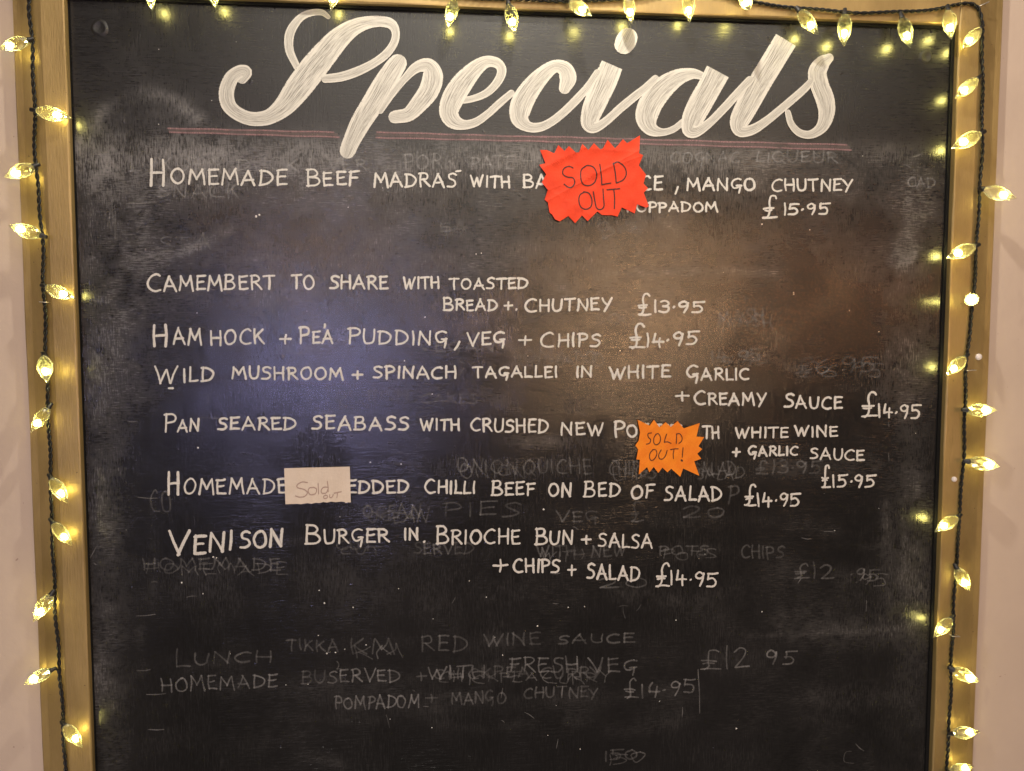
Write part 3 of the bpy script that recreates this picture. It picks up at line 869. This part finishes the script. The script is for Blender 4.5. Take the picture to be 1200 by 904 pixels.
# ------------------------------------------------------------------ notices stuck on the board
def notice(name, outline, base_y, hfun, mat, label, centre, rings=16, step=1.2, thick=.00025):
    pts = []
    n = len(outline)
    for i in range(n):
        a, b = outline[i], outline[(i + 1) % n]
        m = max(1, int(math.hypot(b[0] - a[0], b[1] - a[1]) / step))
        for k in range(m): pts.append((a[0] + (b[0] - a[0]) * k / m, a[1] + (b[1] - a[1]) * k / m))
    n = len(pts)
    v, f = [], []
    for back in (0, 1):
        base = len(v)
        v.append(P(centre[0], centre[1], hfun(*centre) + back * thick))
        for r in range(1, rings + 1):
            t = (r / rings) ** .8
            for (x, y) in pts:
                qx_, qy_ = centre[0] + (x - centre[0]) * t, centre[1] + (y - centre[1]) * t
                v.append(P(qx_, qy_, hfun(qx_, qy_) + back * thick))
        for k in range(n):
            k2 = (k + 1) % n
            f.append((base, base + 1 + k, base + 1 + k2))
            for r in range(rings - 1):
                a = base + 1 + r * n
                f.append((a + k, a + n + k, a + n + k2, a + k2))
    half = len(v) // 2
    e = 1 + (rings - 1) * n
    for k in range(n):
        k2 = (k + 1) % n
        f.append((e + k, e + half + k, e + half + k2, e + k2))
    o = mesh(name, v, f, mat)
    me = o.data
    return tag(o, label, 'notice')


def crease(x, y, x0, y0, ang, w, amp):
    d_ = (x - x0) * math.sin(ang) - (y - y0) * math.cos(ang)
    return amp * math.exp(-abs(d_) / w)


red_px = [(96, 195), (155, 195), (222, 225), (238, 190), (258, 152), (310, 205), (350, 160), (412, 218), (440, 215), (468, 142), (522, 195), (570, 135), (625, 190), (650, 180), (690, 105), (755, 180), (780, 155), (825, 100), (862, 135), (975, 66), (968, 225), (1003, 240), (965, 330), (1028, 412), (1005, 490), (1045, 530), (1008, 570), (1052, 688), (1030, 703), (950, 672), (928, 752), (815, 700), (778, 780), (730, 768), (690, 768), (640, 765), (600, 735), (515, 820), (465, 770), (405, 838), (345, 775), (270, 822), (228, 805), (205, 765), (180, 745), (165, 655), (136, 632), (165, 545), (112, 480), (150, 408), (90, 325), (145, 312)]
red_px = [(620 + x / 7.5, 150 + y / 7.5) for x, y in red_px]


def h_red(x, y):
    r = math.hypot((x - 697) / 60, (y - 211) / 48)
    h = -.0016 - .0022 * max(0, r - .62) * (1 + .6 * math.sin(x * .13 + y * .09))
    h -= crease(x, y, 660, 186, -.45, 5, .0011) + crease(x, y, 668, 238, .55, 4, .0007) + crease(x, y, 715, 176, .08, 4, .0006)
    h -= crease(x, y, 655, 228, -.5, 3, .0007) + .0003 * math.sin(x * .21) * math.sin(y * .26)
    h -= crease(x, y, 705, 200, -.35, 2.5, .0004)
    return h


red = notice('sold_out_sign', red_px, -.0016, h_red, M['red'], 'large creased red starburst paper sign reading SOLD OUT over the beef madras line', (697, 211))
pen = Ink(0, h_red)
def U(pts, ox, oy, s, w): return [(ox + x / s, oy + y / s, w) for x, y in pts]
for st in ([(385, 352), (350, 338), (305, 360), (297, 405), (335, 432), (385, 440), (402, 480), (380, 518), (345, 522), (308, 495)],
           [(500, 335), (460, 370), (455, 440), (475, 495), (525, 508), (575, 480), (595, 410), (570, 350), (520, 330), (490, 340)],
           [(622, 320), (635, 420), (640, 500)], [(640, 500), (680, 492), (718, 486)], [(742, 310), (758, 400), (766, 482)], [(738, 318), (780, 300), (835, 340), (855, 400), (830, 455), (770, 485)],
           [(490, 562), (448, 590), (438, 640), (455, 695), (500, 716), (545, 690), (552, 630), (525, 575), (480, 562)], [(565, 562), (578, 640), (595, 705), (630, 718), (658, 690), (655, 620), (650, 540)], [(685, 545), (740, 540), (795, 535)], [(745, 542), (752, 620), (750, 708)]):
    pen.stroke(catmull(U(st, 620, 150, 7.5, 1.45), 1.0))
pen.build('pen_lettering', M['ink'], red)

or_px = [(272, 122), (415, 190), (462, 122), (528, 208), (600, 150), (660, 205), (740, 135), (812, 222), (1000, 160), (962, 318), (1052, 325), (985, 432), (1030, 465), (972, 520), (1018, 578), (935, 608), (995, 778), (805, 692), (772, 790), (665, 695), (622, 738), (562, 682), (514, 745), (450, 660), (410, 738), (375, 658), (285, 762), (298, 590), (258, 585), (278, 470), (245, 420), (285, 365), (300, 270)]
or_px = [(720 + x / 10, 480 + y / 10) for x, y in or_px]


def h_or(x, y):
    r = math.hypot((x - 784) / 40, (y - 525) / 31)
    return -.0018 - .0012 * max(0, r - .55) - crease(x, y, 783, 505, 1.4, 4, .0005) - crease(x, y, 755, 545, .35, 4, .0004) - .0002 * math.sin(x * .3) * math.sin(y * .35)


orange = notice('sold_out_sign', or_px, 0, h_or, M['orange'], 'small orange starburst paper sign reading SOLD OUT! over the seabass line', (784, 525))
pen = Ink(0, h_or)
for st in ([(435, 275), (395, 285), (398, 325), (425, 355), (412, 395), (375, 408)], [(490, 290), (465, 330), (462, 390), (490, 415), (530, 390), (540, 330), (515, 285), (485, 292)], [(612, 290), (595, 340), (585, 385)], [(585, 385), (620, 380), (665, 398)],
           [(730, 285), (728, 340), (725, 400)], [(728, 290), (765, 285), (792, 325), (788, 370), (755, 400)], [(455, 470), (420, 510), (412, 560), (430, 598), (470, 580), (498, 520), (485, 475), (450, 472)], [(548, 475), (520, 530), (528, 575), (565, 580), (600, 540), (618, 480)],
           [(658, 472), (700, 463), (748, 462)], [(700, 466), (690, 520), (692, 575)], [(805, 450), (800, 500), (795, 560)]):
    pen.stroke(catmull(U(st, 720, 480, 10, 1.05), 1.0))
pen.stroke(catmull(U([(786, 595), (794, 602)], 720, 480, 10, 2.2), .5))
pen.build('pen_lettering', M['ink'], orange)

cd = [(142, 153), (400, 145), (700, 138), (980, 131), (985, 300), (993, 590), (960, 588), (930, 596), (915, 583), (870, 578), (800, 586), (740, 578), (690, 590), (640, 584), (600, 596), (540, 594), (490, 606), (440, 598), (400, 604), (360, 611), (300, 607), (158, 613), (150, 400)]
cd = [(320 + x / 10.9, 535 + y / 10.9) for x, y in cd]
h_cd = lambda x, y: -.0014 - .0012 * ((y - 568) / 22) ** 2 * (.5 + .5 * math.sin(x * .05)) - .0001 * math.sin(x * .4)
card = notice('sold_out_sign', cd, 0, h_cd, M['card'], 'small cream card with torn lower edge reading Sold OUT over the chilli beef line', (371, 568), 10)
pen = Ink(0, h_cd)
for st in ([(440, 335), (370, 328), (308, 365), (315, 400), (400, 425), (438, 465), (405, 510), (340, 522), (285, 505)], [(520, 395), (465, 405), (448, 450), (480, 490), (540, 475), (555, 420), (515, 393)], [(575, 345), (578, 410), (582, 480)],
           [(700, 395), (650, 395), (615, 430), (625, 470), (680, 465), (705, 410)], [(692, 320), (702, 380), (705, 450)], [(672, 495), (645, 515), (655, 538), (690, 530), (695, 505), (670, 495)], [(725, 490), (722, 520), (745, 528), (765, 500), (770, 490)], [(780, 470), (820, 462), (872, 452)], [(822, 465), (820, 495), (815, 528)]):
    pen.stroke(catmull(U(st, 320, 535, 10.9, 1.0), 1.0))
pen.build('pen_lettering', M['pencil'], card)

# ------------------------------------------------------------------ string of lights
lights = empty('string_lights', tuple(P(1140, 5, -.012)))
tag(lights, 'black twisted cord of lit warm white fairy lights draped round the gold frame', 'fairy lights')


def tube(path, rad, seg=7, closed=False):
    """path: list of Vector; returns verts, faces"""
    v, f = [], []
    n = len(path)
    up = Vector((0, 1, 0))
    for i in range(n):
        t = (path[min(i + 1, n - 1)] - path[max(i - 1, 0)]).normalized()
        a = t.cross(up).normalized() if abs(t.dot(up)) < .95 else t.cross(Vector((1, 0, 0))).normalized()
        b = t.cross(a)
        for k in range(seg):
            q = 2 * math.pi * k / seg
            v.append(path[i] + (a * math.cos(q) + b * math.sin(q)) * rad)
    for i in range(n - 1):
        for k in range(seg):
            f.append((i * seg + k, i * seg + (k + 1) % seg, (i + 1) * seg + (k + 1) % seg, (i + 1) * seg + k))
    f.append(tuple(range(seg))); f.append(tuple((n - 1) * seg + k for k in range(seg)))
    return v, f


CY = FY - .0032


def cord(pts, name='cord', Y=CY, turn=.0145, seed=0, rr=.00100):
    c = catmull([(x, y, 0) for x, y in pts], 1.6)
    path = [P(q[0], q[1], Y) for q in c]
    r = random.Random(seed)
    v, f = [], []
    for s in (0, 1):
        L = 0
        out = []
        ph = s * math.pi
        for i, p in enumerate(path):
            if i: L += (path[i] - path[i - 1]).length
            t = (path[min(i + 1, len(path) - 1)] - path[max(i - 1, 0)]).normalized()
            a = t.cross(Vector((0, 1, 0))).normalized(); b = t.cross(a)
            q = ph + 2 * math.pi * (L / turn + .22 * math.sin(L * 41))
            wob = Vector((.0006 * math.sin(L * 95 + seed), .0003 * math.sin(L * 61), .0005 * math.sin(L * 80 + 1)))
            out.append(p + (a * math.cos(q) + b * math.sin(q)) * .00105 + wob)
        vv, ff = tube(out, rr)
        base = len(v)
        v += vv; f += [tuple(base + k for k in q) for q in ff]
    return mesh(name, v, f, M['cord'], lights, smooth=True)


cord([(34, -40), (35, -12), (34.5, 10), (36, 30), (38, 60), (40, 110), (41, 160), (42, 195), (44, 215), (47, 250), (50, 285), (51, 330), (52, 355), (53.5, 400), (55, 440), (56, 478), (58, 520), (60, 560), (60, 600), (62, 640), (64, 690), (65.5, 730), (69, 770), (71, 800), (74, 850), (76.5, 904), (79, 960)], seed=1)
cord([(34, -40), (120, -42), (240, -26), (330, -34), (396, -24), (470, -14), (533, -5), (595, -1), (640, .5), (700, 1), (740, -3), (800, -11), (840, -8), (870, 1), (884, 3), (920, 7.5), (960, 12), (1013, 15), (1067, 13.5), (1100, 10), (1122, 6), (1137, 4.5), (1146, 9), (1150, 24), (1151, 50), (1151.5, 100), (1151, 150), (1150, 200), (1147.5, 240), (1143.5, 300), (1141.5, 345), (1136.5, 385), (1132.5, 430), (1131, 470), (1130, 520), (1128, 560), (1124, 600), (1123, 640), (1120.5, 670), (1117.5, 710), (1116.5, 745), (1114.5, 790), (1113.5, 830), (1110.5, 880), (1108, 960)], seed=2)
cord([(480, -22), (540, -13), (590, -7), (640, -5), (690, -4), (735, -9), (790, -22)], seed=3, Y=CY - .002)

# one bulb shell and its lamp, unit: metres along +Z from the socket to the tip
def bulb_mesh(L=.034, R=.0074):
    pr = [(0, .34), (.10, .66), (.27, .98), (.46, 1.0), (.66, .76), (.84, .40), (1, .04)]
    n = 7
    v, f = [], []
    for i, (t, r) in enumerate(pr):
        for k in range(n):
            a = 2 * math.pi * (k + .5 * (i % 2)) / n
            v.append((math.cos(a) * R * r, math.sin(a) * R * r, t * L))
    for i in range(len(pr) - 1):
        for k in range(n):
            a, b = i * n + k, i * n + (k + 1) % n
            c, d_ = (i + 1) * n + k, (i + 1) * n + (k + 1) % n
            if i % 2 == 0: f += [(a, b, c), (b, d_, c)]
            else: f += [(a, b, d_), (a, d_, c)]
    f.append(tuple(reversed(range(n))))
    f.append(tuple((len(pr) - 1) * n + k for k in range(n)))
    return mesh('bulb', v, f, M['shell'], data_only=True)


def lathe(name, pr, n, mat, smooth=True):
    v, f = [], []
    for (z, r) in pr:
        for k in range(n):
            a = 2 * math.pi * k / n
            v.append((math.cos(a) * r, math.sin(a) * r, z))
    for i in range(len(pr) - 1):
        for k in range(n):
            f.append((i * n + k, i * n + (k + 1) % n, (i + 1) * n + (k + 1) % n, (i + 1) * n + k))
    f.append(tuple(reversed(range(n)))); f.append(tuple((len(pr) - 1) * n + k for k in range(n)))
    return mesh(name, v, f, mat, data_only=True, smooth=smooth)


me_shell = bulb_mesh()
me_led = lathe('led', [(.0165, .0006), (.0172, .0016), (.0188, .0021), (.0212, .0020), (.0234, .0012), (.0242, .0004)], 6, M['led'])
me_sock = lathe('socket', [(-.0065, .0009), (-.0062, .0020), (-.0015, .0024), (-.0012, .0029), (.0004, .0029), (.0010, .0020)], 12, M['socket'])

BY = FY - .0100
BULBS = [   # socket px, tip px, extra tilt of the tip towards the room
 (33, 47, -2, 58, 0), (43, 130, 84, 138.5, 0), (40, 195, 5, 208, 0), (48, 276, 10, 264.5, 0), (54, 336.5, 85, 349, 0), (51.5, 418.5, 62, 439, .7), (57, 478, 40.5, 503, .15), (60, 561, 79.5, 590, 0), (62, 613, 84, 639.5, 0),
 (60, 697, 39, 729, 0), (59.5, 786, 28, 802, 0), (75.5, 850, 96, 872, .1),
 (172, -24, 178, 9, 0), (246, -26, 252, 6, 0), (395, -22, 388.5, 9.5, 0), (533, 0, 524, 33, 0), (596, 5, 604, 40, 0), (668, 2, 684, 20, .6), (735, -6, 740, 25, 0), (806, -8, 808, 25, 0), (871, -6, 869.5, 11, .9),
 (936.5, 13, 959, 41, 0), (990, 17, 989, 55, 0), (1057, 21, 1067, 56.5, 0), (1111, 12, 1115, 46.5, 0),
 (1148.5, 34, 1128.5, 56, 0), (1145, 93, 1119, 115, 0), (1148.5, 157, 1115, 174, 0), (1153, 222, 1169, 231, .6), (1142, 289, 1109, 302.5, 0), (1141.5, 351, 1142.5, 351.5, 3), (1131, 419, 1108.5, 440.5, 0), (1133.5, 480.5, 1167.5, 481, 0), (1135.5, 541, 1172, 547, 0),
 (1122, 606, 1095.5, 623.5, 0), (1121, 666, 1136.5, 693, 0), (1115, 725, 1095, 746, 0), (1117, 785, 1147.5, 799.5, 0), (1116.5, 860, 1145, 855, .15), (1113, 905, 1137, 899, 0),
]
cord_pts = {}
for i, (bx, by, tx, ty, fw) in enumerate(BULBS):
    p0 = P(bx, by, BY); p1 = P(tx, ty, BY)
    dr = (p1 - p0)
    L = dr.length
    if fw > 1: p0.y = FY - .006; dr = (CAM_LOC - p0).normalized(); sc = .9
    else:
        full = .034
        sc = max(.86, min(1.12, L / full)) if fw < .2 else .95
        dr = dr.normalized(); dr = (dr + Vector((0, -fw, 0))).normalized()
    q = dr.to_track_quat('Z', 'Y')
    spin = rng.uniform(0, 6)
    rot = (q.to_matrix() @ Matrix.Rotation(spin, 3, 'Z')).to_4x4()
    o = bpy.data.objects.new('bulb', me_shell); COL.objects.link(o)
    o.parent = lights; o.matrix_parent_inverse = Matrix.Translation(-lights.location)
    wx = rng.uniform(.95, 1.06)
    o.matrix_basis = Matrix.Translation(p0) @ rot @ Matrix.Diagonal((sc * wx, sc * wx, sc, 1))
    l = bpy.data.objects.new('led', me_led); COL.objects.link(l); l.parent = o
    s = bpy.data.objects.new('socket', me_sock); COL.objects.link(s); s.parent = o

# short leads from the cord to each socket
runs = [[(34, -40), (35, -12), (34.5, 10), (36, 30), (38, 60), (40, 110), (41, 160), (42, 195), (44, 215), (47, 250), (50, 285), (51, 330), (52, 355), (53.5, 400), (55, 440), (56, 478), (58, 520), (60, 560), (60, 600), (62, 640), (64, 690), (65.5, 730), (69, 770), (71, 800), (74, 850), (76.5, 904)],
        [(120, -42), (240, -26), (330, -34), (396, -24), (470, -14), (533, -5), (595, -1), (640, .5), (700, 1), (740, -3), (800, -11), (840, -8), (870, 1), (884, 3), (920, 7.5), (960, 12), (1013, 15), (1067, 13.5), (1100, 10), (1122, 6), (1137, 4.5), (1146, 9), (1150, 24), (1151, 50), (1151.5, 100), (1151, 150), (1150, 200), (1147.5, 240), (1143.5, 300), (1141.5, 345), (1136.5, 385), (1132.5, 430), (1131, 470), (1130, 520), (1128, 560), (1124, 600), (1123, 640), (1120.5, 670), (1117.5, 710), (1116.5, 745), (1114.5, 790), (1113.5, 830), (1110.5, 880), (1108, 960)]]
dense = [q for r in runs for q in catmull([(x, y, 0) for x, y in r], 2)]
for (bx, by, tx, ty, fw) in BULBS:
    best = min(dense, key=lambda q: (q[0] - bx + (tx - bx) * .12) ** 2 + (q[1] - by + (ty - by) * .12) ** 2)
    d0 = P(tx, ty, BY) - P(bx, by, BY); d0 = d0.normalized() if fw < 1 else Vector((0, -1, 0))
    e = P(bx, by, BY) - d0 * .0055
    a = P(best[0], best[1], CY)
    path = [a + (e - a) * t + Vector((0, -.0012 * math.sin(math.pi * t), -.0008 * math.sin(math.pi * t))) for t in np.linspace(0, 1, 7)]
    if (e - a).length > .001:
        v, f = tube(path, .0011, 6)
        mesh('lead', v, f, M['cord'], lights, smooth=True)

# ------------------------------------------------------------------ staples, nails and a pin on the frame
def staple(px, py, dx, dy, label):
    a = P(px - dx, py - dy, FY - .001); b = P(px + dx, py + dy, FY - .001)
    up = Vector((0, -.0052, 0))
    path = [a + Vector((0, .004, 0)), a + up * .8, a + up, a + (b - a) * .12 + up * 1.05, a + (b - a) * .88 + up * 1.05, b + up, b + up * .8, b + Vector((0, .004, 0))]
    v, f = tube(path, .00050, 6)
    return tag(mesh('staple', v, f, M['steel'], smooth=True), label, 'staple', 'staples pinning the light cord')


staple(53.5, 354.5, 4.2, .3, 'steel staple over the cord halfway up the left frame side')
staple(1135, 434, 5.2, -.2, 'steel staple over the cord at middle of the right frame side')
staple(1117, 744, 4.2, .2, 'steel staple over the cord low on the right frame side')
staple(1150, 7, 5, -2.2, 'steel staple holding the cord at the upper right frame corner')


def knob(name, px, py, r, label, cat):
    R = r * K
    v, f = [], []
    pr = [(1.0, .0002), (1.02, -.0010), (.85, -.0022), (.5, -.0030), (.08, -.0033)]
    n = 14
    for (q, y) in pr:
        for k in range(n):
            a = 2 * math.pi * k / n
            bump = 1 + (.35 * max(0, math.sin(a)) ** 6 if name == 'paint_drip' else 0)
            v.append(P(px, py, FY + .001) + Vector((math.cos(a) * R * q, y - (.001 if px < 1130 else -.0015), math.sin(a) * R * q * bump)))
    for i in range(len(pr) - 1):
        for k in range(n): f.append((i * n + k, i * n + (k + 1) % n, (i + 1) * n + (k + 1) % n, (i + 1) * n + k))
    f.append(tuple((len(pr) - 1) * n + k for k in range(n)))
    return tag(mesh(name, v, f, M['pin'], smooth=True), label, cat)


knob('wall_pin', 1147.5, 418.5, 4.0, 'pale round pin on the outer edge of right frame side above the middle staple', 'pin')
knob('nail_head', 1117, 561.5, 3.2, 'small white nail head on inner part of the right frame side', 'nail')
